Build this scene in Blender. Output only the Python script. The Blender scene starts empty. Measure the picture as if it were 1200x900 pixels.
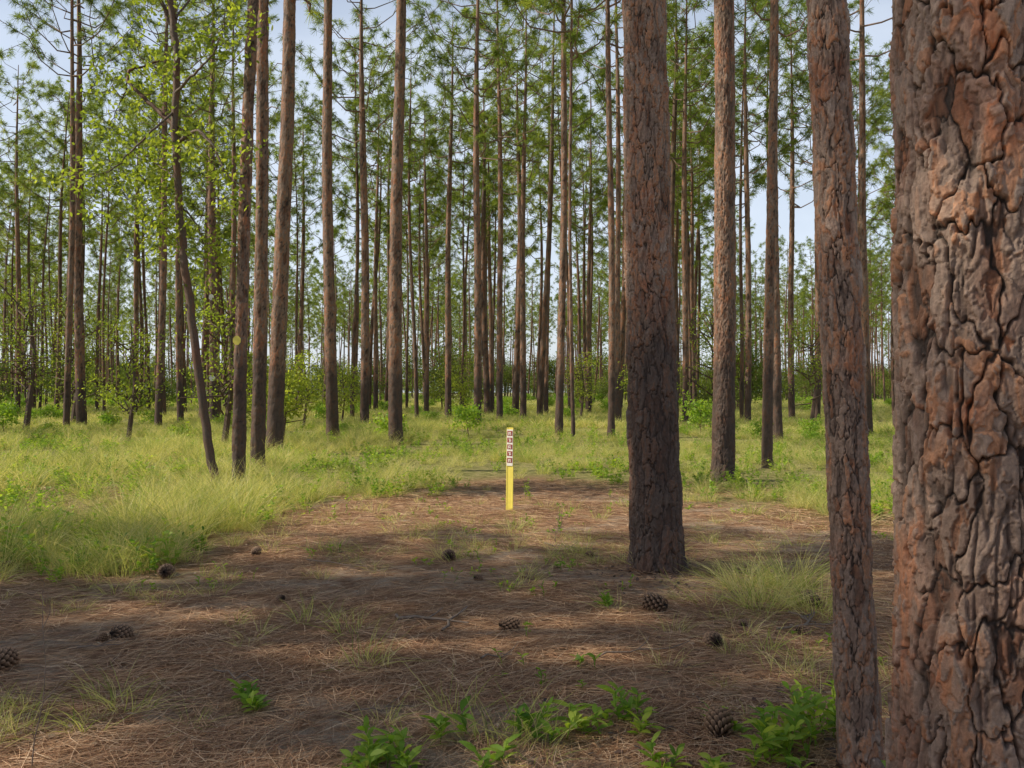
import bpy, math, numpy as np
from mathutils import Vector
rng=np.random.default_rng(11)
F=1039.0; HZ=458.0; CH=1.55
scene=bpy.context.scene
def lnk(o): scene.collection.objects.link(o); return o
def X(px,d): return (px-600)/F*d
def Z(py,d): return CH+(HZ-py)/F*d
def D(py): return CH*F/(py-HZ)
SUN_AZ=np.array([-0.995,-0.10]);SUN_EL=math.radians(41);OFF=18.8
def gh(x,y):
    x=np.asarray(x,float); y=np.asarray(y,float)
    r=np.clip((np.hypot(x,y)-9)/25,0,1)
    return r*(0.10*np.sin(x*0.21+1.3)*np.cos(y*0.17)+0.06*np.sin(x*0.53+y*0.37)+0.04*np.cos(y*0.71-x*0.3))+0.012*np.sin(x*1.9+0.5)*np.sin(y*1.7)
# ---------------- mesh builder
class MB:
    def __init__(s): s.v=[];s.a=[];s.b=[];s.f=[];s.m=[];s.n=0
    def add(s,v,f,rnd=0.5,mat=0,b=0.7):
        v=np.asarray(v,float).reshape(-1,3); f=np.asarray(f,int)
        k=len(v)
        s.v.append(v); s.a.append(np.broadcast_to(np.asarray(rnd,float),(k,)).copy()); s.b.append(np.broadcast_to(np.asarray(b,float),(k,)).copy())
        s.f.append(f+s.n); s.m.append(np.full(len(f),mat)); s.n+=k
    def mesh(s,name,mats,smooth=False):
        me=bpy.data.meshes.new(name)
        v=np.concatenate(s.v)
        loops=np.concatenate([f.ravel() for f in s.f])
        tot=np.concatenate([np.full(len(f),f.shape[1]) for f in s.f])
        st=np.concatenate([[0],np.cumsum(tot)[:-1]])
        me.vertices.add(len(v)); me.vertices.foreach_set('co',v.ravel().astype(np.float32))
        me.loops.add(len(loops)); me.loops.foreach_set('vertex_index',loops.astype(np.int32))
        me.polygons.add(len(tot)); me.polygons.foreach_set('loop_start',st.astype(np.int32))
        for m in mats: me.materials.append(m)
        me.polygons.foreach_set('material_index',np.concatenate(s.m).astype(np.int32))
        me.update(calc_edges=True); me.validate()
        me.polygons.foreach_set('use_smooth',np.full(len(me.polygons),smooth))
        A=me.attributes.new('rnd','FLOAT','POINT'); A.data.foreach_set('value',np.concatenate(s.a).astype(np.float32))
        B=me.attributes.new('bh','FLOAT','POINT'); B.data.foreach_set('value',np.concatenate(s.b).astype(np.float32))
        return me
    def obj(s,name,mats,smooth=False,link=True):
        o=bpy.data.objects.new(name,s.mesh(name,mats,smooth))
        if link: lnk(o)
        return o
def nrm(a): return a/np.maximum(np.linalg.norm(a,axis=-1,keepdims=True),1e-9)
def ribbons(mb,o,d,L,w,droop=0.3,segs=2,prof=None,rnd=None,mat=0,flat=None,b=0.7,bend=None):
    o=np.atleast_2d(o).astype(float); n=len(o); d=nrm(np.broadcast_to(d,(n,3)).astype(float))
    L=np.broadcast_to(L,(n,)).astype(float); w=np.broadcast_to(w,(n,)).astype(float); droop=np.broadcast_to(droop,(n,)).astype(float)
    if prof is None: prof=np.linspace(1,0.15,segs+1)
    if flat is None: side=nrm(np.cross(d,rng.normal(size=(n,3))))
    else: side=nrm(np.cross(d,np.array(flat,float)+rng.normal(size=(n,3))*0.35))
    t=np.linspace(0,1,segs+1)
    P=o[:,None]+d[:,None]*(L[:,None]*t)[...,None]
    P[:,:,2]-=droop[:,None]*L[:,None]*t**2
    if bend is not None: P+=bend[:,None]*(L[:,None]*t**2)[...,None]
    W=(side[:,None]*(w[:,None]*np.array(prof)*0.5)[...,None])
    V=np.stack([P-W,P+W],axis=2).reshape(-1,3)
    base=np.arange(n)[:,None]*(2*(segs+1))+np.arange(segs)[None]*2
    base=base.ravel()
    Fc=np.stack([base,base+1,base+3,base+2],1)
    if rnd is None: rnd=rng.random(n)
    rnd=np.broadcast_to(rnd,(n,))
    mb.add(V,Fc,np.repeat(rnd,2*(segs+1)),mat,b)
def tube(mb,pts,rad,ns=6,mat=0,rnd=0.5,b=0.7,cap=True):
    pts=np.asarray(pts,float); rad=np.asarray(rad,float); m=len(pts)
    tg=nrm(np.gradient(pts,axis=0))
    ref=np.array([0.3,0.9,0.1]) if abs(tg[0][2])>0.6 else np.array([0,0,1.0])
    a=nrm(np.cross(tg,ref)); c=np.cross(tg,a)
    th=np.linspace(0,2*np.pi,ns,endpoint=False)
    V=pts[:,None]+rad[:,None,None]*(a[:,None]*np.cos(th)[None,:,None]+c[:,None]*np.sin(th)[None,:,None])
    i=np.arange(m-1)[:,None]*ns; j=np.arange(ns)[None]; j2=(j+1)%ns
    Fc=np.stack([i+j,i+j2,i+ns+j2,i+ns+j],-1).reshape(-1,4)
    mb.add(V.reshape(-1,3),Fc,rnd,mat,b)
# ---------------- numpy noise
def hsh(a,b,s): 
    r=np.sin(a*127.1+b*311.7+s*74.7)*43758.5453
    return r-np.floor(r)
def vnoise(u,v,nu,s):
    iu=np.floor(u);iv=np.floor(v);fu=u-iu;fv=v-iv
    fu=fu*fu*(3-2*fu);fv=fv*fv*(3-2*fv)
    a=hsh(iu%nu,iv,s);b=hsh((iu+1)%nu,iv,s);c=hsh(iu%nu,iv+1,s);d=hsh((iu+1)%nu,iv+1,s)
    return (a*(1-fu)+b*fu)*(1-fv)+(c*(1-fu)+d*fu)*fv
def fbm(u,v,nu,s,o=3,g=0.5):
    r=0;A=0.5;t=0
    for i in range(o): r=r+A*vnoise(u*2**i,v*2**i,nu*2**i,s+i);t+=A;A*=g
    return r/t
def vor(u,v,nu,s):
    iu=np.floor(u);iv=np.floor(v)
    f1=np.full(u.shape,9.);f2=np.full(u.shape,9.);idd=np.zeros(u.shape)
    for dx in(-1,0,1):
        for dy in(-1,0,1):
            cx=iu+dx;cy=iv+dy
            px=cx+0.1+0.8*hsh(cx%nu,cy,s);py=cy+0.05+0.9*hsh(cx%nu,cy,s+5)
            d=np.hypot(px-u,py-v);h=hsh(cx%nu,cy,s+9)
            n1=d<f1
            f2=np.where(n1,f1,np.minimum(f2,d));idd=np.where(n1,h,idd);f1=np.where(n1,d,f1)
    return f1,f2,idd
def sst(a,b,x):
    t=np.clip((x-a)/(b-a),0,1);return t*t*(3-2*t)
# ---------------- materials
def newmat(name):
    m=bpy.data.materials.new(name);m.use_nodes=True
    nt=m.node_tree;nt.nodes.clear()
    out=nt.nodes.new('ShaderNodeOutputMaterial');return m,nt,out
def N(nt,t,**k):
    n=nt.nodes.new(t)
    for a,b in k.items(): setattr(n,a,b)
    return n
def ramp(nt,src,stops,interp='LINEAR'):
    r=N(nt,'ShaderNodeValToRGB');r.color_ramp.interpolation=interp
    e=r.color_ramp.elements
    while len(e)<len(stops): e.new(0.5)
    for i,(p,c) in enumerate(stops): e[i].position=p;e[i].color=(c[0],c[1],c[2],1) if not isinstance(c,(int,float)) else (c,c,c,1)
    if src is not None: nt.links.new(src,r.inputs[0])
    return r.outputs[0]
def mix(nt,f,a,b,bt='MIX'):
    m=N(nt,'ShaderNodeMix',data_type='RGBA',blend_type=bt)
    for i,v in((0,f),(6,a),(7,b)):
        s=m.inputs[i]
        if isinstance(v,bpy.types.NodeSocket): nt.links.new(v,s)
        elif isinstance(v,(int,float)): s.default_value=v if i==0 else (v,v,v,1)
        else: s.default_value=(v[0],v[1],v[2],1)
    return m.outputs[2]
def mth(nt,op,a,b=None,clamp=False):
    m=N(nt,'ShaderNodeMath',operation=op,use_clamp=clamp)
    for i,v in enumerate((a,b)):
        if v is None: continue
        if isinstance(v,bpy.types.NodeSocket): nt.links.new(v,m.inputs[i])
        else: m.inputs[i].default_value=v
    return m.outputs[0]
def noise(nt,vec,scale,detail=3,rough=0.6,dist=0,st=None):
    if st is not None:
        mp=N(nt,'ShaderNodeMapping');mp.inputs['Scale'].default_value=st
        nt.links.new(vec,mp.inputs[0]);vec=mp.outputs[0]
    n=N(nt,'ShaderNodeTexNoise');n.inputs['Scale'].default_value=scale;n.inputs['Detail'].default_value=detail
    n.inputs['Roughness'].default_value=rough;n.inputs['Distortion'].default_value=dist
    nt.links.new(vec,n.inputs['Vector']);return n.outputs[0]
def attr(nt,name): 
    a=N(nt,'ShaderNodeAttribute');a.attribute_name=name;return a.outputs['Fac']
def bark_mat(name,char=1.0,fine=60,tint=(1,1,1),choff=0.0):
    m,nt,out=newmat(name)
    co=N(nt,'ShaderNodeTexCoord').outputs['Object']
    bh=attr(nt,'bh');bc=attr(nt,'rnd')
    n1=noise(nt,co,7,5,0.65,0.4,(1,1,0.45));n2=noise(nt,co,fine,4,0.7,0,(1,1,0.6));n3=noise(nt,co,1.3,2)
    k=mth(nt,'ADD',mth(nt,'MULTIPLY',bc,0.7),mth(nt,'MULTIPLY',n1,0.35))
    T=lambda c:tuple(min(.9,c[i]*tint[i]) for i in range(3))
    col=ramp(nt,k,[(0.16,T((0.10,0.055,0.04))),(0.27,T((0.34,0.155,0.08))),(0.36,T((0.19,0.135,0.11))),(0.5,T((0.28,0.215,0.18))),(0.6,T((0.38,0.195,0.11))),(0.67,T((0.26,0.2,0.17))),(0.88,T((0.42,0.345,0.3)))])
    col=mix(nt,0.85,col,ramp(nt,n2,[(0.25,0.4),(0.7,1.3)]),'MULTIPLY')
    ob=ramp(nt,noise(nt,co,3.5,4,0.6,0.6,(1,1,0.6)),[(0.52,0.0),(0.66,0.6)])
    col=mix(nt,ob,col,mix(nt,1.0,col,(1.25,0.82,0.62),'MULTIPLY'))
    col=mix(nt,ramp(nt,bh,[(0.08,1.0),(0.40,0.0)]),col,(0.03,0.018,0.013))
    sz=N(nt,'ShaderNodeSeparateXYZ');nt.links.new(co,sz.inputs[0])
    hz=mth(nt,'ADD',sz.outputs[2],mth(nt,'MULTIPLY',n1,-2.2))
    hz=mth(nt,'ADD',hz,mth(nt,'MULTIPLY',n3,-1.6))
    hz=mth(nt,'ADD',hz,choff)
    cf=mth(nt,'MULTIPLY',ramp(nt,hz,[(0.0,0.85),(0.75,0.0)]),char)
    col=mix(nt,cf,col,(0.045,0.03,0.026))
    p=N(nt,'ShaderNodeBsdfPrincipled');nt.links.new(col,p.inputs['Base Color']);p.inputs['Roughness'].default_value=0.7
    p.inputs['Specular IOR Level'].default_value=0.4
    bp=N(nt,'ShaderNodeBump');bp.inputs['Strength'].default_value=0.6;bp.inputs['Distance'].default_value=0.01
    nt.links.new(mth(nt,'ADD',n2,mth(nt,'MULTIPLY',n1,1.5)),bp.inputs['Height']);nt.links.new(bp.outputs[0],p.inputs['Normal'])
    nt.links.new(p.outputs[0],out.inputs[0]);return m
def leaf_mat(name,stops,trans=0.45,tcol=(1.3,1.35,0.6),rough=0.5,objw=0.35):
    m,nt,out=newmat(name)
    r=attr(nt,'rnd');oi=N(nt,'ShaderNodeObjectInfo').outputs['Random']
    k=mth(nt,'ADD',mth(nt,'MULTIPLY',r,1-objw),mth(nt,'MULTIPLY',oi,objw))
    col=ramp(nt,k,stops)
    p=N(nt,'ShaderNodeBsdfPrincipled');nt.links.new(col,p.inputs['Base Color']);p.inputs['Roughness'].default_value=rough
    p.inputs['Specular IOR Level'].default_value=0.3
    t=N(nt,'ShaderNodeBsdfTranslucent');nt.links.new(mix(nt,1.0,col,tcol,'MULTIPLY'),t.inputs[0])
    mx=N(nt,'ShaderNodeMixShader');mx.inputs[0].default_value=trans
    nt.links.new(p.outputs[0],mx.inputs[1]);nt.links.new(t.outputs[0],mx.inputs[2]);nt.links.new(mx.outputs[0],out.inputs[0]);return m
def plain(name,c,rough=0.6,var=0.2,sc=20):
    m,nt,out=newmat(name)
    co=N(nt,'ShaderNodeTexCoord').outputs['Object']
    n=noise(nt,co,sc,4)
    col=mix(nt,1.0,c,ramp(nt,n,[(0.3,1-var),(0.7,1+var)]),'MULTIPLY')
    p=N(nt,'ShaderNodeBsdfPrincipled');nt.links.new(col,p.inputs['Base Color']);p.inputs['Roughness'].default_value=rough
    nt.links.new(p.outputs[0],out.inputs[0]);return m
BARKC=bark_mat('bark_close',0.3,70,(1.2,1.1,1.02),0.6);BARKN=bark_mat('bark_near',0.85,70,(1.1,1.0,0.93),0.15); BARKM=bark_mat('bark_mid',0.9,30,(.85,.74,.66),0.1); BARKF=bark_mat('bark_far',0.7,12,(0.62,0.53,0.46))  # bark_far tinted darker: shade on background trunks is put into its colour
NEED=leaf_mat('pine_needles_green',[(0.1,(0.10,0.145,0.03)),(0.5,(0.19,0.25,0.05)),(0.85,(0.33,0.37,0.08)),(1.0,(0.46,0.38,0.13))],0.5,(1.7,1.7,0.8))
GRASS=leaf_mat('wiregrass_blades',[(0.08,(0.16,0.23,0.045)),(0.35,(0.35,0.42,0.10)),(0.6,(0.56,0.55,0.19)),(0.95,(0.8,0.7,0.4))],0.45,(1.35,1.3,0.75))
HERB=leaf_mat('herb_leaves',[(0.1,(0.11,0.22,0.03)),(0.5,(0.24,0.38,0.05)),(0.95,(0.46,0.52,0.09))],0.5,(1.5,1.5,0.6))
OAK=leaf_mat('oak_leaves',[(0.1,(0.12,0.17,0.03)),(0.5,(0.26,0.32,0.05)),(0.95,(0.46,0.47,0.1))],0.55,(1.6,1.6,0.7))
OAKD=leaf_mat('understory_leaves',[(0.1,(0.05,0.085,0.02)),(0.5,(0.14,0.19,0.04)),(0.95,(0.28,0.33,0.07))],0.45,(1.5,1.5,0.6))
LITTER=leaf_mat('dead_needles',[(0.05,(0.2,0.095,0.05)),(0.4,(0.48,0.26,0.14)),(0.8,(0.68,0.44,0.26)),(1.0,(0.76,0.56,0.38))],0.1,(1,1,1),0.5,0)
DEADL=leaf_mat('dead_leaves',[(0.05,(0.14,0.08,0.05)),(0.6,(0.36,0.23,0.14)),(1.0,(0.52,0.42,0.3))],0.15,(1,1,1),0.6,0)
CONE=leaf_mat('pine_cone_scales',[(0.0,(0.02,0.012,0.009)),(0.55,(0.09,0.05,0.03)),(1.0,(0.34,0.21,0.13))],0.0,(1,1,1),0.6,0)
# ---------------- ground
gm,nt,out=newmat('forest_floor')
co=N(nt,'ShaderNodeTexCoord').outputs['Object']
g=attr(nt,'rnd');sa=attr(nt,'bh')
n2=noise(nt,co,5,6,0.7,0.5);n3=noise(nt,co,45,5,0.75,1.0)
f1=noise(nt,co,22,3,0.7,1.5,(1,6,1));f2=noise(nt,co,24,3,0.7,1.5,(6,1,1));
lit=ramp(nt,mth(nt,'ADD',mth(nt,'MULTIPLY',f1,0.5),mth(nt,'MULTIPLY',f2,0.5)),[(0.32,(0.14,0.075,0.045)),(0.46,(0.38,0.21,0.12)),(0.56,(0.56,0.35,0.21)),(0.68,(0.68,0.49,0.33))])
lit=mix(nt,0.7,lit,ramp(nt,n3,[(0.3,0.45),(0.65,1.3)]),'MULTIPLY')
lit=mix(nt,0.8,lit,ramp(nt,n2,[(0.3,0.55),(0.7,1.25)]),'MULTIPLY')
sand=ramp(nt,n3,[(0.3,(0.38,0.3,0.23)),(0.6,(0.68,0.56,0.44))])
sf=mth(nt,'MULTIPLY',mth(nt,'MULTIPLY',sa,0.8),ramp(nt,n2,[(0.4,0.0),(0.6,1.0)]))
lit=mix(nt,sf,lit,sand)
gr=ramp(nt,n2,[(0.3,(0.14,0.14,0.045)),(0.5,(0.33,0.31,0.11)),(0.7,(0.54,0.43,0.23))])
gr=mix(nt,0.6,gr,ramp(nt,n3,[(0.3,0.45),(0.65,1.3)]),'MULTIPLY')
col=mix(nt,g,lit,gr)
p=N(nt,'ShaderNodeBsdfPrincipled');nt.links.new(col,p.inputs['Base Color']);p.inputs['Roughness'].default_value=0.9;p.inputs['Specular IOR Level'].default_value=0.15
bp=N(nt,'ShaderNodeBump');bp.inputs['Strength'].default_value=0.9;bp.inputs['Distance'].default_value=0.03
nt.links.new(mth(nt,'ADD',mth(nt,'ADD',n3,f1),mth(nt,'ADD',f2,n2)),bp.inputs['Height']);nt.links.new(bp.outputs[0],p.inputs['Normal'])
nt.links.new(p.outputs[0],out.inputs[0])
def bound(x,y):
    a=np.arctan2(x,np.maximum(y,0.01))
    A=np.arctan((np.array([-900,-200,0,200,300,350,440,520,640,720,800,980,1200,2000])-600)/F)
    B=np.array([6.5,7.8,8.3,8.6,9.6,10.8,13.2,14.0,14.8,13.2,12.0,11.0,10.0,8.0])
    return np.interp(a,A,B)
def gmask(x,y):
    r=np.hypot(x,y);w=0.9*np.sin(x*1.3+y*0.7)+0.5*np.sin(y*2.3-x*1.1)
    m=sst(-0.9,2.4,r-bound(x,y)+w*0.8)
    return np.where(y<0,sst(6,10,r),m)
def sandm(x,y):
    return sst(0.54,0.66,fbm(x*0.75+40,y*0.95+40,999,5,4,.6))
n=420;t=np.linspace(-1,1,n);ax=np.sinh(t*6.2)/np.sinh(6.2)*700
GX,GY=np.meshgrid(ax,ax+6);gx=GX.ravel();gy=GY.ravel()
mb=MB();i=np.arange(n-1)[:,None]*n;j=np.arange(n-1)[None]
mb.add(np.stack([gx,gy,gh(gx,gy)],1),np.stack([i+j,i+j+1,i+n+j+1,i+n+j],-1).reshape(-1,4),gmask(gx,gy),0,sandm(gx,gy))
mb.obj('ground',[gm],True)
# ---------------- trunks
def trunk_geo(mb,slope,r0,H,zs,nu,cell=(0.055,0.11),amp=0.012,seed=0,flare=0.22,curve=(0,0),mat=0,taper=0.024):
    zs=np.asarray(zs,float);th=np.linspace(0,2*np.pi,nu,endpoint=False)
    T,Zz=np.meshgrid(th,zs)
    n1=max(6,int(round(2*np.pi*r0/cell[0])))
    U=T/(2*np.pi)*n1;V=Zz/cell[1]
    wu=fbm(U,V,n1,seed+20,4,.65)-.5
    wv=fbm(U,V,n1,seed+31,4,.65)-.5
    f1,f2,idd=vor(U+1.5*wu,V+1.7*wv,n1,seed)
    crack=sst(0.0,0.11,f2-f1)
    fur=fbm(U,V*0.35,n1,seed+77,4,.6);furr=sst(0.0,0.05,np.abs(fur-0.5))
    crack=crack*(0.3+0.7*furr)
    ter=(fbm(U+1.2*wv,V*0.8+1.0*wu,n1,seed+47,5,.62)-.5)*2.2+.5
    q=ter*5;qf=np.floor(q);terr=np.clip((qf+sst(0.92,1.0,q-qf))/5,0,1)
    g1,g2,id2=vor(U*2+2.4*wv,V*2.4+2.4*wu,n1*2,seed+3)
    fine=fbm(U*5,V*3,n1*5,seed+60,3,.6)
    h=(0.2+0.8*crack)*(0.12+0.3*idd+0.7*terr)+0.09*(sst(0,0.1,g2-g1)*(0.4+id2)-.4)+0.09*(fine-0.5)
    h=np.clip(h*np.where(crack<.3,crack*2+.4,1),0,1.2)
    top=1-taper*12
    R=np.where(Zz<12,r0*(1-taper*Zz),r0*top*np.clip(1-(Zz-12)/(H-12)*0.85,0.1,1))
    R=R*(1+flare*np.exp(-Zz/0.22)*(1+0.35*np.sin(T*4+seed)+0.2*np.sin(T*7+seed*2)))
    R=R*(1+0.03*np.sin(Zz*1.1+T+seed))
    R=R+(h-0.7)*amp*np.clip(R/r0,0.3,1)
    cx=slope[0]*Zz+curve[0]*np.sin(Zz*0.35+seed);cy=slope[1]*Zz+curve[1]*np.cos(Zz*0.3+seed)-curve[1]*math.cos(seed)
    cx=cx-curve[0]*math.sin(seed)
    Vt=np.stack([cx+R*np.cos(T),cy+R*np.sin(T),Zz-0.06],-1).reshape(-1,3)
    m=len(zs);i=np.arange(m-1)[:,None]*nu;j=np.arange(nu)[None];j2=(j+1)%nu
    Fc=np.stack([i+j,i+j2,i+nu+j2,i+nu+j],-1).reshape(-1,4)
    mb.add(Vt,Fc,np.clip(idd*0.35+terr*0.55+id2*0.12,0,1).ravel(),mat,np.clip(h,0,1).ravel())
    return lambda z:(slope[0]*z+curve[0]*(math.sin(z*0.35+seed)-math.sin(seed)),slope[1]*z+curve[1]*(math.cos(z*0.3+seed)-math.cos(seed)))
def crown_geo(mb,H,zb,R,cen,nb=22,nt_=7,nn=34,w=0.016,nl=0.3,segs=2):
    for k in range(nb):
        f=(k+rng.random())/nb
        z=zb+(H-0.4-zb)*f**0.85
        az=k*2.4+rng.normal()*0.5
        L=R*(0.5+0.7*math.sin(math.pi*(0.2+0.72*f)))*rng.uniform(0.4,1.2)
        up=rng.uniform(0.1,0.7)+0.4*f
        c=cen(z);tt=np.linspace(0,1,5)
        pts=np.stack([c[0]+math.cos(az)*L*tt,c[1]+math.sin(az)*L*tt,z+L*(up*tt*0.5+0.3*tt**2-0.1*np.sin(tt*5))],1)
        pts[1:,:2]+=rng.normal(size=(4,2))*0.07*L
        tube(mb,pts,np.linspace(0.034,0.012,5)*(1.1-0.5*f),5,0,0.4)
        for q in range(nt_):
            s=rng.uniform(0.5,1.0) if q else 1.0
            idx=s*4;i0=min(int(idx),3);bp_=pts[i0]+(pts[i0+1]-pts[i0])*(idx-i0)
            dr=nrm(np.array([math.cos(az),math.sin(az),0.45])+rng.normal(size=3)*np.array([.8,.8,.45]))
            sl=rng.uniform(0.2,0.6)*(1.0 if q else 0.2)
            tip=bp_+dr*sl+np.array([0,0,0.12*sl]);mid=bp_+dr*sl*0.6
            tube(mb,[bp_,mid,tip],[0.012,0.009,0.007],3,0,0.4)
            tr=rng.random()
            dd=nrm(dr*0.7+nrm(rng.normal(size=(nn,3))))
            ribbons(mb,tip-dr*rng.random((nn,1))*0.18+rng.normal(size=(nn,3))*0.02,dd,rng.uniform(0.7,1.15,nn)*nl,w,0.25,segs,[1,0.9,0.3] if segs==2 else [1,.5],np.clip(tr*0.5+rng.random(nn)*0.5,0,1),1)
# shared crowns for near/mid trees
crowns=[]
for v in range(5):
    mb=MB();crown_geo(mb,22.5,11.5+v*0.5,2.5,lambda z:(0,0),28,10,36,0.016)
    crowns.append(mb.mesh('pine_crown_%d'%v,[BARKM,NEED]))
occupied=[]
def pine(bx,d,tx,wpx,H=None,nu=None,zs=None,cell=(0.08,0.22),amp=0.028,mat=None,dx=None,taper=0.024,flare=0.18,curve=(0.05,0.05)):
    k=len(occupied)
    x=X(bx,d);H=H or rng.uniform(20,24)
    zt=CH+d*0.441
    s=((X(tx,d)-x)/zt,rng.normal()*0.006)
    r0=wpx/F*d/2
    if zs is None:
        dz=max(0.03,0.0022*d);zs=np.concatenate([np.arange(0,min(zt+0.5,14),dz),np.linspace(min(zt+0.5,14)+0.1,H,24)])
        nu=nu or int(np.clip(2*np.pi*r0/max(0.02,0.0016*d),20,96))
    mb=MB();c=trunk_geo(mb,s,r0,H,zs,nu,cell,amp,k*3.7+1,flare,curve,0,taper)
    for q in range(rng.integers(0,4)):
        z=rng.uniform(6,12);a=rng.random()*6.28;cc=c(z);L=rng.uniform(0.2,0.6)
        tube(mb,[(cc[0],cc[1],z),(cc[0]+math.cos(a)*L*.6,cc[1]+math.sin(a)*L*.6,z+.05),(cc[0]+math.cos(a)*L,cc[1]+math.sin(a)*L,z+rng.normal()*.15)],[.016,.011,.006],5,0,0.3)
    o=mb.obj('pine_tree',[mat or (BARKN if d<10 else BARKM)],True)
    o.location=(x,d,float(gh(x,d)))
    cr=bpy.data.objects.new('crown',crowns[k%5]);lnk(cr);cr.parent=o
    hc=H-22.5;cc=c(17);cr.location=(cc[0],cc[1],hc);cr.rotation_euler=(0,0,rng.random()*6.28)
    occupied.append((x,d));return o,c,r0
def zsd(zv,dz,H): return np.concatenate([np.arange(0,zv,dz),np.linspace(zv+0.08,H,60)])
pine(1146,2.2,1150,196,22,440,np.concatenate([np.arange(0,0.5,0.02),np.arange(0.5,2.75,0.0032),np.linspace(2.8,22,80)]),(0.09,0.2),0.042,BARKC,taper=0.012,curve=(0,0))
pine(1009,3.64,968,49,19,170,zsd(3.4,0.0048,19),(0.055,0.13),0.02,BARKC,taper=0.02,flare=0.1,curve=(0,0))
pine(770,7.75,756,62,23,240,zsd(5.4,0.0075,23),(0.09,0.2),0.04,taper=0.036,curve=(0.005,0))
pine(847,15.3,844,27,23,110,zsd(8.8,0.018,23),(0.08,0.2),0.036,taper=0.02)
TR=[(280,13.8,296,16),(301,17.0,313,17),(322,22,333,20),(390,27,385,15),(427,37,424,11),(464,25,468,17),
(559,36,560,10),(586,41,583,8),(613,44,617,8),(655,30,660,10),(672,27,670,5),(716,29,714,9),(725,38,722,8),(803,40,805,8),
(899,18,902,13),(911,26,912,12),(876,40,874,8),(928,45,930,8),(957,44,962,8),(78,36,83,8),(96,38,90,12),
(185,37,196,9),(212,40,206,8),(251,42,250,12),(270,46,272,8),(525,45,531,8),(20,55,17,7),(1018,30,1012,10),(158,60,165,7),(640,58,645,6),(440,60,445,6),(500,58,496,6),(690,60,694,6),(575,62,571,6),(352,62,356,6)]
tinfo=[]
for a in TR: tinfo.append(pine(*a))
# ---------------- scatter via geometry nodes
def scatter(name,objs,P,rot,scl,idx):
    col=bpy.data.collections.new(name+'_variants')
    for o in objs: col.objects.link(o)
    me=bpy.data.meshes.new(name);me.vertices.add(len(P));me.vertices.foreach_set('co',np.asarray(P,np.float32).ravel())
    a=me.attributes.new('rot','FLOAT_VECTOR','POINT');a.data.foreach_set('vector',np.asarray(rot,np.float32).ravel())
    a=me.attributes.new('scl','FLOAT','POINT');a.data.foreach_set('value',np.asarray(scl,np.float32))
    a=me.attributes.new('idx','INT','POINT');a.data.foreach_set('value',np.asarray(idx,np.int32))
    o=lnk(bpy.data.objects.new(name,me))
    ng=bpy.data.node_groups.new(name,'GeometryNodeTree')
    ng.interface.new_socket('Geometry',in_out='INPUT',socket_type='NodeSocketGeometry');ng.interface.new_socket('Geometry',in_out='OUTPUT',socket_type='NodeSocketGeometry')
    gi=ng.nodes.new('NodeGroupInput');go=ng.nodes.new('NodeGroupOutput')
    ci=ng.nodes.new('GeometryNodeCollectionInfo');ci.inputs['Collection'].default_value=col;ci.inputs['Separate Children'].default_value=True;ci.inputs['Reset Children'].default_value=True
    ip=ng.nodes.new('GeometryNodeInstanceOnPoints');ip.inputs['Pick Instance'].default_value=True
    def na(n_,t_):
        q=ng.nodes.new('GeometryNodeInputNamedAttribute');q.data_type=t_;q.inputs['Name'].default_value=n_;return q.outputs['Attribute']
    L=ng.links.new
    L(gi.outputs[0],ip.inputs['Points']);L(ci.outputs[0],ip.inputs['Instance']);L(na('idx','INT'),ip.inputs['Instance Index'])
    e=ng.nodes.new('FunctionNodeEulerToRotation');L(na('rot','FLOAT_VECTOR'),e.inputs[0]);L(e.outputs[0],ip.inputs['Rotation']);L(na('scl','FLOAT'),ip.inputs['Scale'])
    L(ip.outputs[0],go.inputs[0])
    md=o.modifiers.new('scatter','NODES');md.node_group=ng
    return o
def scat(name,objs,x,y,s,tilt=0.08,dz=0):
    n=len(x);rot=np.stack([rng.normal(size=n)*tilt,rng.normal(size=n)*tilt,rng.random(n)*6.28],1)
    return scatter(name,objs,np.stack([x,y,gh(x,y)+dz],1),rot,s,rng.integers(0,len(objs),n))
# ---------------- distant pines, plus unseen pines added for foreground shade
fv=[]
for v in range(9):
    mb=MB();H=rng.uniform(19,23);nu=12;r0=[.09,.11,.13,.15,.17,.19,.21,.12,.16][v]
    sl=(rng.normal()*0.01,rng.normal()*0.01)
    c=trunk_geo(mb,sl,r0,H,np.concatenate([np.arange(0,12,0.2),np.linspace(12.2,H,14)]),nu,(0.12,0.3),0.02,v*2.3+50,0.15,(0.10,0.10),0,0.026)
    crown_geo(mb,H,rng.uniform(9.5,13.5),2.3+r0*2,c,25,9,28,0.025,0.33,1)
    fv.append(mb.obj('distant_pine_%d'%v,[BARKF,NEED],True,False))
pts=[];occ=list(occupied)
def ok(x,y,md):
    return all((x-a)**2+(y-b)**2>md*md for a,b in occ)
def lands(x,y,x0,x1,y0,y1):
    for o_ in (13,17,21,25):
        sx=x-SUN_AZ[0]*o_;sy=y-SUN_AZ[1]*o_
        if x0<sx<x1 and y0<sy<y1: return True
    return False
tries=0
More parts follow.
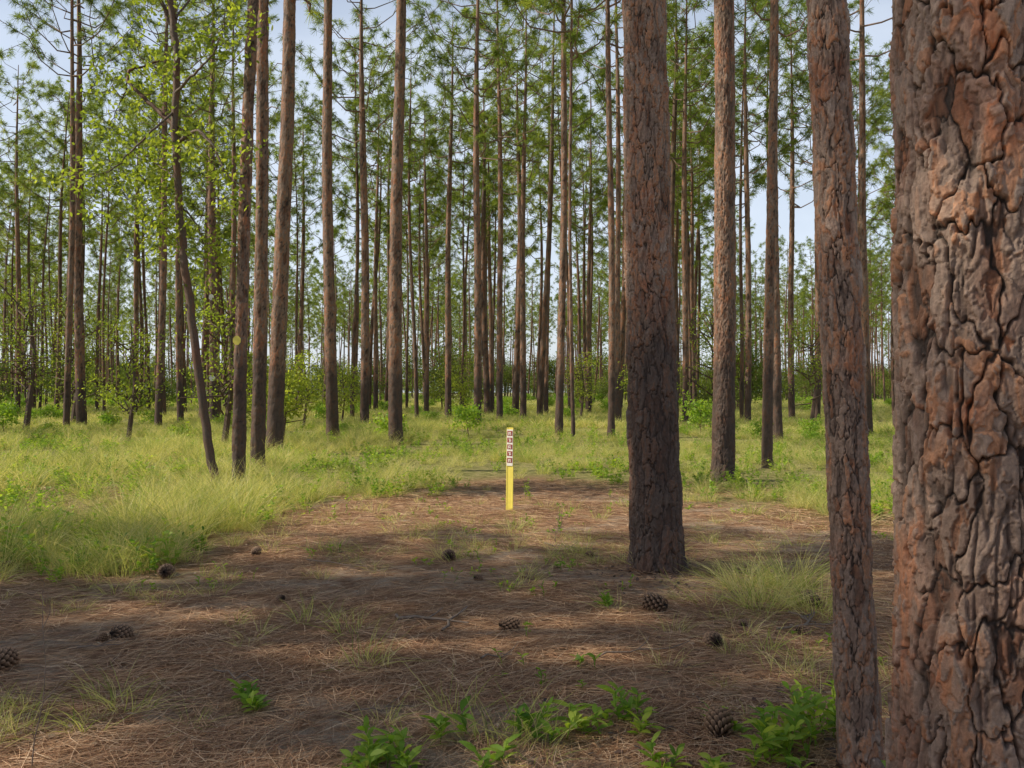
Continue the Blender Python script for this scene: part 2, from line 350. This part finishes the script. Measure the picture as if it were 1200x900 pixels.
while tries<30000 and len(pts)<850:
    tries+=1
    if rng.random()<0.3: x=rng.uniform(-60,50);y=rng.uniform(-15,70)
    else: x=rng.uniform(-150,150);y=rng.uniform(30,240)
    inview=y>0 and abs(x)<0.6*y+3.0
    if y>30 and abs(x)>0.68*y+14: continue
    if inview and y<42: continue
    if not inview and math.hypot(x,y)<9: continue
    if y<12 and rng.random()<0.75: continue
    if lands(x,y,-14,11,0,28) and rng.random()<0.985: continue
    dd_=float(fbm(np.array([x*0.09+77]),np.array([y*0.09+33]),999,2,2)[0])
    if rng.random()>np.clip((dd_-0.25)*2.6,0.08,1): continue
    if not ok(x,y,1.6+rng.random()*2.2): continue
    occ.append((x,y));pts.append((x,y))
for (sx,sy) in [(-7,4.2),(-4.5,3),(-1.2,2.9),(-0.5,5.4),(3.2,3.4),(-7.5,6.6),(-4.2,6.2),(-2.2,7.4),(1.6,7.0),(5.0,7.7),(4.2,5.2),(7.0,6.6),(-9.8,5.3),(9.5,8.2)]:  # unseen pines added out of frame so their crowns shade the foreground
    pts.append((sx+SUN_AZ[0]*OFF,sy+SUN_AZ[1]*OFF))
pts=np.array(pts)
scat('distant_pine_trees',fv,pts[:,0],pts[:,1],rng.uniform(0.8,1.15,len(pts)),0.02)
print('far pines',len(pts))
# ---------------- understory hardwoods + shrubs
def bushy(h,rad,nl,ls,trunk=True,mat=1):
    mb=MB()
    nb=int(8+h*3)
    tube(mb,[(0,0,-0.1),(0.05*h,0,h*0.4),(0,0.04*h,h*0.85)],[0.02*h,0.012*h,0.004*h],6)
    for k in range(nb):
        z=h*rng.uniform(0.2,0.85);a=k*2.4;L=rad*rng.uniform(0.5,1.1)*(1.1-0.5*z/h)
        e=np.array([math.cos(a)*L,math.sin(a)*L,z+L*rng.uniform(0.1,0.6)])
        s=np.array([0,0,z*0.85]);m_=(s+e)/2+rng.normal(size=3)*0.06*h
        tube(mb,[s,m_,e],[0.006*h,0.004*h,0.002*h],4)
        for q in range(5):
            c=s+(e-s)*rng.uniform(0.45,1.05)+rng.normal(size=3)*rad*0.16
            nk=max(2,int(nl/nb/5));rr=rad*rng.uniform(0.12,0.26)
            P=c+rng.normal(size=(nk,3))*rr*np.array([1,1,0.6])
            ribbons(mb,P,rng.normal(size=(nk,3))+np.array([0,0,0.1]),ls*rng.uniform(0.6,1.2,nk),ls*0.6,0.15,2,[0.3,1,0.1],np.clip(rng.random()*0.4+rng.random(nk)*0.6,0,1),1)
    return mb
ut=[bushy(rng.uniform(4.5,8),rng.uniform(1.8,2.6),2200,0.18).obj('understory_tree_%d'%v,[BARKF,OAKD],False,False) for v in range(3)]
x=rng.uniform(-110,110,170);y=rng.uniform(60,170,170);k=np.abs(x)<0.75*y;x=x[k];y=y[k]
x=np.append(x,[X(828,62),X(845,66),X(985,60),X(70,70)]);y=np.append(y,[62,66,60,70])
sc_=rng.uniform(0.4,1.05,len(x))
xx=rng.uniform(-190,190,260);yy=rng.uniform(185,255,260)
scat('understory_hardwoods',ut,np.append(x,xx),np.append(y,yy),np.append(sc_,rng.uniform(1.2,2.2,260)),0.05)
us=[bushy(rng.uniform(0.8,1.5),rng.uniform(0.6,1.0),800,0.11).obj('shrub_%d'%v,[BARKF,HERB],False,False) for v in range(3)]
x=rng.uniform(-90,90,900);y=rng.uniform(24,150,900);k=np.abs(x)<0.75*y;x=x[k];y=y[k]
scat('understory_shrubs',us,x,y,rng.uniform(0.3,1.0,len(x)),0.05,-0.05)
# ---------------- grass
def clump(nb,h,spread,w,dry=0.2,lean=0.5,segs=4):
    mb=MB();a=rng.random(nb)*6.28;r=np.sqrt(rng.random(nb))*spread
    o=np.stack([np.cos(a)*r,np.sin(a)*r,np.full(nb,-0.03)],1)
    a2=a+rng.normal(size=nb)*0.8;ln=np.abs(rng.normal(size=nb))*lean
    d=np.stack([np.cos(a2)*ln,np.sin(a2)*ln,np.ones(nb)],1)
    rr=rng.random(nb)*0.8;rr=np.where(rng.random(nb)<dry,rng.uniform(0.85,1,nb),rr)
    hor=np.stack([np.cos(a2),np.sin(a2),np.zeros(nb)],1)*rng.uniform(0.1,0.6,nb)[:,None]
    ribbons(mb,o,d,h*rng.uniform(0.45,1.15,nb),w,rng.uniform(0.1,0.5,nb),segs,[1,1,.8,.55,.12] if segs==4 else [1,.8,.15],rr,0,None,0.7,hor)
    return mb
gv=[clump(95,rng.uniform(0.34,0.66),0.14,0.0045,0.35).obj('wiregrass_%d'%v,[GRASS],False,False) for v in range(6)]
def polar(n,r0,r1,amax=0.72,p=1.0):
    r=r0+(r1-r0)*rng.random(n)**p;a=rng.uniform(-amax,amax,n);return r*np.sin(a),r*np.cos(a)
x,y=polar(16000,6.5,42,0.66,1.15)
dn=fbm(x*0.6+50,y*0.6+50,999,9,4,.6)
k=rng.random(len(x))<gmask(x,y)**1.3*np.clip((dn-0.38)*4,0.05,1)*np.where(x<-2,1,.8);x=x[k];y=y[k];dn=dn[k]
s=rng.uniform(0.35,1.0,len(x))*(0.5+dn)*np.where(x<-3,1.2,0.85)
scat('wiregrass',gv,x,y,s,0.12)
gv2=[clump(110,rng.uniform(0.45,0.6),0.5,0.014,0.35,0.5,2).obj('far_grass_%d'%v,[GRASS],False,False) for v in range(4)]
x,y=polar(9000,34,150,0.64,1.1)
scat('distant_wiregrass',gv2,x,y,rng.uniform(0.5,1.15,len(x)),0.1)
def herb(h,ns,nl,ls,wr=0.36):
    mb=MB()
    for k in range(ns):
        a=rng.random()*6.28;ln=rng.uniform(0.05,0.7);hh=h*rng.uniform(0.5,1.1);o0=rng.normal(size=2)*0.03*math.sqrt(ns)
        tt=np.linspace(0,1,4);st=np.stack([o0[0]+math.cos(a)*ln*hh*tt,o0[1]+math.sin(a)*ln*hh*tt,hh*tt-0.02],1)+rng.normal(size=(4,3))*0.004
        tube(mb,st,np.linspace(0.003,0.0015,4),4,0,0.3)
        t=rng.uniform(0.2,1.0,nl);P=np.stack([np.interp(t,tt,st[:,i]) for i in range(3)],1)
        b=np.arange(nl)*2.4+rng.random()*6
        d=np.stack([np.cos(b),np.sin(b),rng.uniform(0.2,1.3,nl)],1)
        ribbons(mb,P,d,ls*rng.uniform(0.5,1.2,nl),ls*wr,0.3,4,[0.25,0.85,1,0.7,0.05],np.clip(0.1+rng.random(nl)*0.9,0,1),0,(0,0,1))
    return mb
hv=[herb(rng.uniform(0.3,0.5),6,13,0.085).obj('forb_%d'%v,[HERB],False,False) for v in range(4)]
x,y=polar(5200,8,45,0.66,1.0);k=(rng.random(len(x))<gmask(x,y)*(0.5+0.5*np.sin(x*0.9+2.2)*np.cos(y*0.55+x*0.2)))
scat('leafy_forbs',hv,x[k],y[k],rng.uniform(0.4,1.05,k.sum()),0.1)
hs=[herb(0.09,3,6,0.04).obj('small_forb_%d'%v,[HERB],False,False) for v in range(3)]
x,y=polar(260,3.3,13.5,0.62);k=fbm(x*0.8+9,y*0.8+9,999,3,3)>0.5
scat('small_forbs',hs,x[k],y[k],rng.uniform(0.6,1.5,k.sum()),0.15)
tv=[clump(38,rng.uniform(0.16,0.26),0.07,0.003,0.45,0.9).obj('small_tuft_%d'%v,[GRASS],False,False) for v in range(4)]
x,y=polar(700,3.3,14,0.62);k=fbm(x*0.6+19,y*0.6+29,999,3,3)>0.52;x=x[k];y=y[k]
x=np.concatenate([x,rng.normal(0.3,0.7,60),rng.normal(X(40,4.1),0.25,16),rng.normal(X(570,3.9),0.25,12)])
y=np.concatenate([y,rng.normal(8.6,0.7,60),rng.normal(4.2,0.25,16),rng.normal(3.9,0.15,12)])
scat('clearing_grass_tufts',tv,x,y,rng.uniform(0.5,1.4,len(x)),0.15)
for (px,py,h) in [(895,712,0.5),(925,690,0.55),(870,690,0.42),(960,715,0.4),(180,645,0.5),(45,655,0.5),(118,655,0.45)]:
    d=D(py);o=clump(260,h,0.17,0.004,0.45,0.75).obj('wiregrass_clump',[GRASS]);o.location=(X(px,d),d,0)
# ---------------- litter
n=190000;r=3.0+12.5*rng.random(n)**1.25;a=rng.uniform(-0.68,0.68,n);x=r*np.sin(a);y=r*np.cos(a)
k=rng.random(n)<1-0.6*sandm(x,y);x=x[k];y=y[k];r=r[k];n=len(x)
az=rng.normal(size=n)*0.9+0.2+np.sin(x*0.8+y*0.5)*0.9
mb=MB();L=rng.uniform(0.1,0.26,n)
sx=np.stack([np.cos(az),np.sin(az),rng.normal(size=n)*0.05],1)
ribbons(mb,np.stack([x,y,gh(x,y)+0.008+rng.random(n)*0.014],1),sx,L,0.0014+0.0002*r,0.02,2,[1,1,.5],None,0,(0,0,1),0.7,np.stack([-np.sin(az),np.cos(az),np.zeros(n)],1)*rng.normal(size=n)[:,None]*0.15)
mb.obj('pine_needle_litter',[LITTER])
n=900;r=3.0+12*rng.random(n)**1.1;a=rng.uniform(-0.66,0.66,n);x=r*np.sin(a);y=r*np.cos(a)
mb=MB();ribbons(mb,np.stack([x,y,gh(x,y)+0.015],1),np.stack([rng.normal(size=n),rng.normal(size=n),rng.uniform(0,0.4,n)],1),rng.uniform(0.03,0.06,n),rng.uniform(0.01,0.025,n),0.2,3,[0.3,1,0.8,0.1],None,0,(0,0,1))
mb.obj('fallen_leaves',[DEADL])
mb=MB()
for (cx,cy,m_,s_) in [(X(770,7.75),7.6,260,0.45),(1.4,3.8,120,0.4),(1.2,3.6,160,0.6)]:
    P=np.stack([cx+rng.normal(size=m_)*s_,cy+rng.normal(size=m_)*s_,np.full(m_,0.025)],1)
    ribbons(mb,P,rng.normal(size=(m_,3))*np.array([1,1,0.15]),rng.uniform(0.02,0.05,m_),rng.uniform(0.012,0.03,m_),0.1,2,[0.7,1,0.5],rng.random(m_)*.6,0,(0,0,1))
mb.obj('bark_flakes',[BARKM])
# ---------------- seedlings
for (px,py,h,ns) in [(285,822,0.12,3),(300,828,0.1,2),(522,862,0.16,3),(615,868,0.15,2),(635,866,0.18,3),(668,862,0.18,3),(700,858,0.15,3),(735,842,0.22,4),(748,858,0.12,2),(890,888,0.2,4),(905,880,0.24,5),(935,872,0.26,5),(960,850,0.26,5),(975,870,0.22,4),(920,895,0.16,4),(405,902,0.12,3),(430,900,0.18,4),(445,905,0.18,4),(468,903,0.18,3),(780,905,0.14,3),(850,860,0.1,2),(820,905,0.12,2),(580,900,0.12,2),(530,640,0.12,2),(705,712,0.12,2),(655,622,0.3,2),(620,585,0.3,4)]:
    d=D(py);o=herb(h,ns,12,0.1 if py>700 else .07,0.25).obj('leafy_seedling',[HERB]);o.location=(X(px,d),d,0.0)
# ---------------- pine cones
def cone_mesh():
    mb=MB();L=0.16;n=84
    tube(mb,[(-L/2,0,0),(0,0,0),(L/2,0,0)],[0.01,0.016,0.006],8,0,0.0)
    for k in range(n):
        f=k/n;xx=-L/2+L*f;R=0.014+0.05*math.sin(math.pi*(0.14+0.8*f))**0.8
        a=k*2.39996;ra=np.array([0,math.cos(a),math.sin(a)]);ta=np.array([0,-math.sin(a),math.cos(a)]);ex=np.array([1.,0,0])
        w=0.006+0.009*math.sin(math.pi*f)
        c0=np.array([xx,0,0])+ra*0.008;c1=c0+ra*(R*.72)+ex*R*.18;c2=c0+ra*R+ex*R*.5
        V=[c0-ta*w*.35,c0+ta*w*.35,c1-ta*w,c1+ta*w,c2-ta*w*.75,c2+ta*w*.75,c2+ex*0.004+ra*.004,c1-ex*0.005-ra*.001,c2-ex*.006+ra*.002]
        rr=[0,0,.5,.5,.95,.95,1,.45,.8]
        mb.add(V,[[0,1,3,2],[2,3,5,4]],rr);mb.add(V,[[4,5,6],[0,2,7],[1,7,3],[7,2,8],[7,8,3],[2,4,8],[4,5,8],[5,3,8]],rr)
    return mb.mesh('pine_cone',[CONE])
cm=cone_mesh()
for (px,py,s) in [(195,676,.95),(142,748,.8),(2,786,.95),(526,656,.9),(768,714,1.05),(596,738,.8),(836,758,.8),(842,862,.9),(950,712,.9),(330,705,.45),(300,652,.65),(690,655,.55),(940,745,.6),(870,735,.45),(560,680,.45),(120,752,.45),(10,665,.6)]:
    d=D(py);o=lnk(bpy.data.objects.new('pine_cone',cm));o.location=(X(px,d),d,0.045*s+float(gh(X(px,d),d)));o.scale=(s,)*3;o.rotation_euler=(rng.random()*6,rng.normal()*0.25,rng.random()*3.1)
# twigs
TW=plain('dead_twig',(0.2,0.15,0.115),0.8,0.4,30)
for (pa,pb,r_) in [((462,726),(545,735),.013),((520,742),(546,716),.011),((940,745),(952,722),.01),((930,722),(968,741),.008),((905,742),(975,735),.008),((640,640),(700,648),.007),((80,765),(150,760),.006),((700,775),(800,762),.006),((560,775),(600,772),.006),((1,600),(60,640),.006),((360,660),(430,668),.006),((250,790),(310,805),.005),((420,840),(500,830),.004)]:
    d1=D(pa[1]);d2=D(pb[1]);a=np.array([X(pa[0],d1),d1,0.03]);b=np.array([X(pb[0],d2),d2,0.035])
    t=np.linspace(0,1,7)[:,None];P=a+(b-a)*t+rng.normal(size=(7,3))*np.array([.02,.02,.006])
    mb=MB();tube(mb,P,np.linspace(r_,r_*0.4,7),6);q=P[3];tube(mb,[q,q+np.array([.06,.08,.02]),q+np.array([.09,.17,.03])],[r_*.5,r_*.4,r_*.2],5)
    mb.obj('fallen_twig',[TW],True)
for (px,py,h) in [(45,900,0.75),(655,625,0.35),(30,560,0.9),(650,640,0.3)]:
    d=D(py);mb=MB();t=np.linspace(0,1,6)[:,None];P=np.array([0,0,-.02])+np.array([0.04,0,h])*t+rng.normal(size=(6,3))*0.01
    tube(mb,P,np.linspace(0.003,0.0012,6),5)
    for k in range(6):
        q=P[rng.integers(1,6)];e=q+np.array([rng.normal()*.08,rng.normal()*.08,.08]);tube(mb,[q,(q+e)/2+.01,e],[.002,.0015,.001],4)
    o=mb.obj('dry_stem',[TW],True);o.location=(X(px,d),d,0)
# ---------------- leaning hardwood
OB=bark_mat('oak_bark',0.4,60,(0.45,0.42,0.4))
d0=13.5
def W(px,py,dy=0): return np.array([X(px,d0+dy),d0+dy,Z(py,d0+dy)])
mb=MB()
def limb(pl,r1,r2,ns=7):
    P=np.array([W(*p) for p in pl]);t=np.linspace(0,1,len(P));tt=np.linspace(0,1,len(P)*5)
    Q=np.stack([np.interp(tt,t,P[:,i]) for i in range(3)],1)
    for _ in range(2):
        Q[1:-1]=Q[:-2]*.25+Q[1:-1]*.5+Q[2:]*.25
    Q[1:-1]+=rng.normal(size=Q[1:-1].shape)*0.008
    tube(mb,Q,np.linspace(r1,r2,len(Q)),ns,0,rng.random(),0.6);return Q
limbs=[limb([(257,582),(247,540),(236,460),(224,370),(214,290),(207,210),(203,150),(207,60),(197,0),(200,-120),(190,-260)],0.07,0.04,10)]
limbs+=[limb([(207,60),(196,20,.1),(182,-10,.2),(150,-60,.4)],.042,.018),limb([(206,150),(185,130,.2),(165,112,.3),(148,95,.5),(150,80,.6),(172,76,.7),(185,70,.8)],.038,.015),
 limb([(148,95,.5),(140,120,.6),(125,150,.8)],.012,.004),limb([(209,165),(232,150,-.2),(250,170,-.4),(262,200,-.6),(288,225,-.8)],.034,.01),limb([(212,240),(232,265,.3),(243,300,.5)],.015,.004),
 limb([(203,110),(228,85,-.3),(250,60,-.5),(262,30,-.6)],.024,.006),limb([(214,290),(196,270,.2),(180,262,.4)],.012,.004),limb([(205,20),(235,-20,.3),(260,-50,.5)],.02,.008),limb([(203,130),(170,160,-.4),(130,200,-.5),(110,205,-.5)],.02,.005),limb([(207,210),(180,190,.4),(150,180,.5)],.012,.004)]
for li,Q in enumerate(limbs):
    m_=len(Q)
    for q in range(18 if li else 18):
        i_=rng.integers(int(m_*0.3) if li else int(m_*0.5),m_)
        c=Q[i_]+rng.normal(size=3)*np.array([.28,.3,.24])
        tube(mb,[Q[i_],(Q[i_]+c)/2+rng.normal(size=3)*.03,c],[.006,.004,.002],4,0,.3,.6)
        nk=rng.integers(18,40);P=c+rng.normal(size=(nk,3))*np.array([.14,.14,.10])
        ribbons(mb,P,rng.normal(size=(nk,3)),rng.uniform(.05,.09,nk),.042,.15,3,[.3,.9,1,.1],np.clip(rng.random()*.4+rng.random(nk)*.6,0,1),1)
mb.obj('leaning_oak_tree',[OB,OAK],True)
for (px,d,h,s) in [(262,24,5.2,1.0),(330,24,2.4,.7),(150,28,4.5,1),(30,34,6.5,1.2),(835,40,6,1.2),(85,42,7,1.4),(355,36,3.5,.9),(300,30,3,.8),(400,40,3,.8),(760,34,3.2,.9),(950,38,5,1.1),(680,46,4,1),(540,48,3.5,1)]:
    o=bushy(h,1.0*s+.2,1600,0.10).obj('young_oak_tree',[OB,OAK],False);o.location=(X(px,d),d,float(gh(X(px,d),d)))
# ---------------- marker post
YEL=plain('yellow_fiberglass',(0.8,0.68,0.12),0.45,0.1,15);WHT=plain('white_decal',(0.82,0.8,0.72),0.5,0.05);RED=plain('dark_red_decal',(0.3,0.05,0.04),0.5,0.1)
def box(mb,x0,x1,y0,y1,z0,z1,mat=0):
    V=[(x0,y0,z0),(x1,y0,z0),(x1,y1,z0),(x0,y1,z0),(x0,y0,z1),(x1,y0,z1),(x1,y1,z1),(x0,y1,z1)]
    mb.add(V,[[0,3,2,1],[4,5,6,7],[0,1,5,4],[1,2,6,5],[2,3,7,6],[3,0,4,7]],.5,mat)
d=D(597);h=1.08
mb=MB()
prof=[(-.05,0),(-.046,-.006),(-.036,-.006),(-.03,-.001),(.03,-.001),(.036,-.006),(.046,-.006),(.05,0),(.046,.006),(-.046,.006)]
zz=[-.1,h-.03,h-.008,h];sc=[1,1,.93,.8]
V=np.array([(a*s_,b,z_) for z_,s_ in zip(zz,sc) for a,b in prof]);k=len(prof)
Fq=[[i*k+j,i*k+(j+1)%k,(i+1)*k+(j+1)%k,(i+1)*k+j] for i in range(3) for j in range(k)]
mb.add(V,Fq);mb.add(V[-k:],[list(range(k))])
post=mb.obj('trail_marker_post',[YEL]);post.location=(X(597,d),d,float(gh(X(597,d),d)));post.rotation_euler=(0.01,0.018,-0.5);post.scale=(1.08,1,1)
mb=MB();box(mb,-.041,.041,-.0105,-.0075,h-.5,h-.025);o=mb.obj('white_label',[WHT]);o.parent=post
mb=MB();mw=MB();z=h-.045
for q in range(5):
    box(mb,-.034,.034,-.0135,-.0108,z-.062,z)
    g=[(-.018,-.008,-.054,-.014),(-.006,.016,-.024,-.014),(-.006,.006,-.044,-.034),(.010,.018,-.054,-.03)] if q%2==0 else [(-.016,.016,-.022,-.013),(-.005,.005,-.054,-.025),(.010,.02,-.05,-.03)]
    for (a,b,c_,e) in g: box(mw,a,b,-.0155,-.0137,z+c_,z+e)
    z-=.088
o=mb.obj('red_symbols',[RED]);o.parent=post;o=mw.obj('white_symbol_marks',[WHT]);o.parent=post
def tag(ti,z,w,hh,mat,name,rot=0):
    o,c,r0=tinfo[ti];cc=c(z);mb=MB();t=np.linspace(0,2*np.pi,8,endpoint=False)+.39
    R=r0*(1-.024*z)+.012
    V=np.array([(math.cos(a)*w/2,-.003,math.sin(a)*hh/2) for a in t]+[(math.cos(a)*w/2,.002,math.sin(a)*hh/2) for a in t])
    mb.add(V,[list(range(8))]);mb.add(V,[[i,8+i,8+(i+1)%8,(i+1)%8] for i in range(8)])
    q=mb.obj(name,[mat]);q.parent=o;q.location=(cc[0]-.03,cc[1]-R,z)
tag(0,2.32,.13,.15,YEL,'yellow_tag');tag(23,2.2,.3,.3,WHT,'white_tag');tag(23,6.0,.25,.3,WHT,'white_tag_upper')
# ---------------- light
w=bpy.data.worlds.new('World');scene.world=w;w.use_nodes=True;nt=w.node_tree
sk=nt.nodes.new('ShaderNodeTexSky');sk.sky_type='NISHITA';sk.sun_disc=False;sk.sun_elevation=SUN_EL
az=math.atan2(SUN_AZ[0],SUN_AZ[1]);sk.sun_rotation=az;sk.air_density=1.0;sk.dust_density=1.5
tc=nt.nodes.new('ShaderNodeTexCoord');sp=nt.nodes.new('ShaderNodeSeparateXYZ');nt.links.new(tc.outputs['Generated'],sp.inputs[0])
cl=noise(nt,tc.outputs['Generated'],2.2,5,0.6,0.3,(1,1,2.5))
hzf=ramp(nt,sp.outputs[2],[(0.0,0.8),(0.35,0.65),(0.5,0.0)])
cm_=mix(nt,mth(nt,'MULTIPLY',hzf,ramp(nt,cl,[(0.3,0.6),(0.65,1.0)])),sk.outputs[0],(7.8,8.5,9.6))
bg=nt.nodes['Background'];nt.links.new(cm_,bg.inputs[0]);bg.inputs[1].default_value=0.125
s=bpy.data.lights.new('sun','SUN');s.energy=5;s.angle=math.radians(.5);s.color=(1,.91,.73)
so=lnk(bpy.data.objects.new('sun',s))
ds=Vector((SUN_AZ[0]*math.cos(SUN_EL),SUN_AZ[1]*math.cos(SUN_EL),math.sin(SUN_EL)))
so.rotation_euler=ds.to_track_quat('Z','Y').to_euler()
scene.view_settings.view_transform='Standard';scene.view_settings.look='None';scene.view_settings.exposure=0
c=bpy.data.cameras.new('camera');c.sensor_width=36;c.lens=36*F/1200;c.clip_end=2000;c.clip_start=0.05
co_=lnk(bpy.data.objects.new('camera',c));co_.location=(0,0,CH);co_.rotation_euler=(math.radians(90+math.degrees(math.atan(8/F))),0,0)
scene.camera=co_
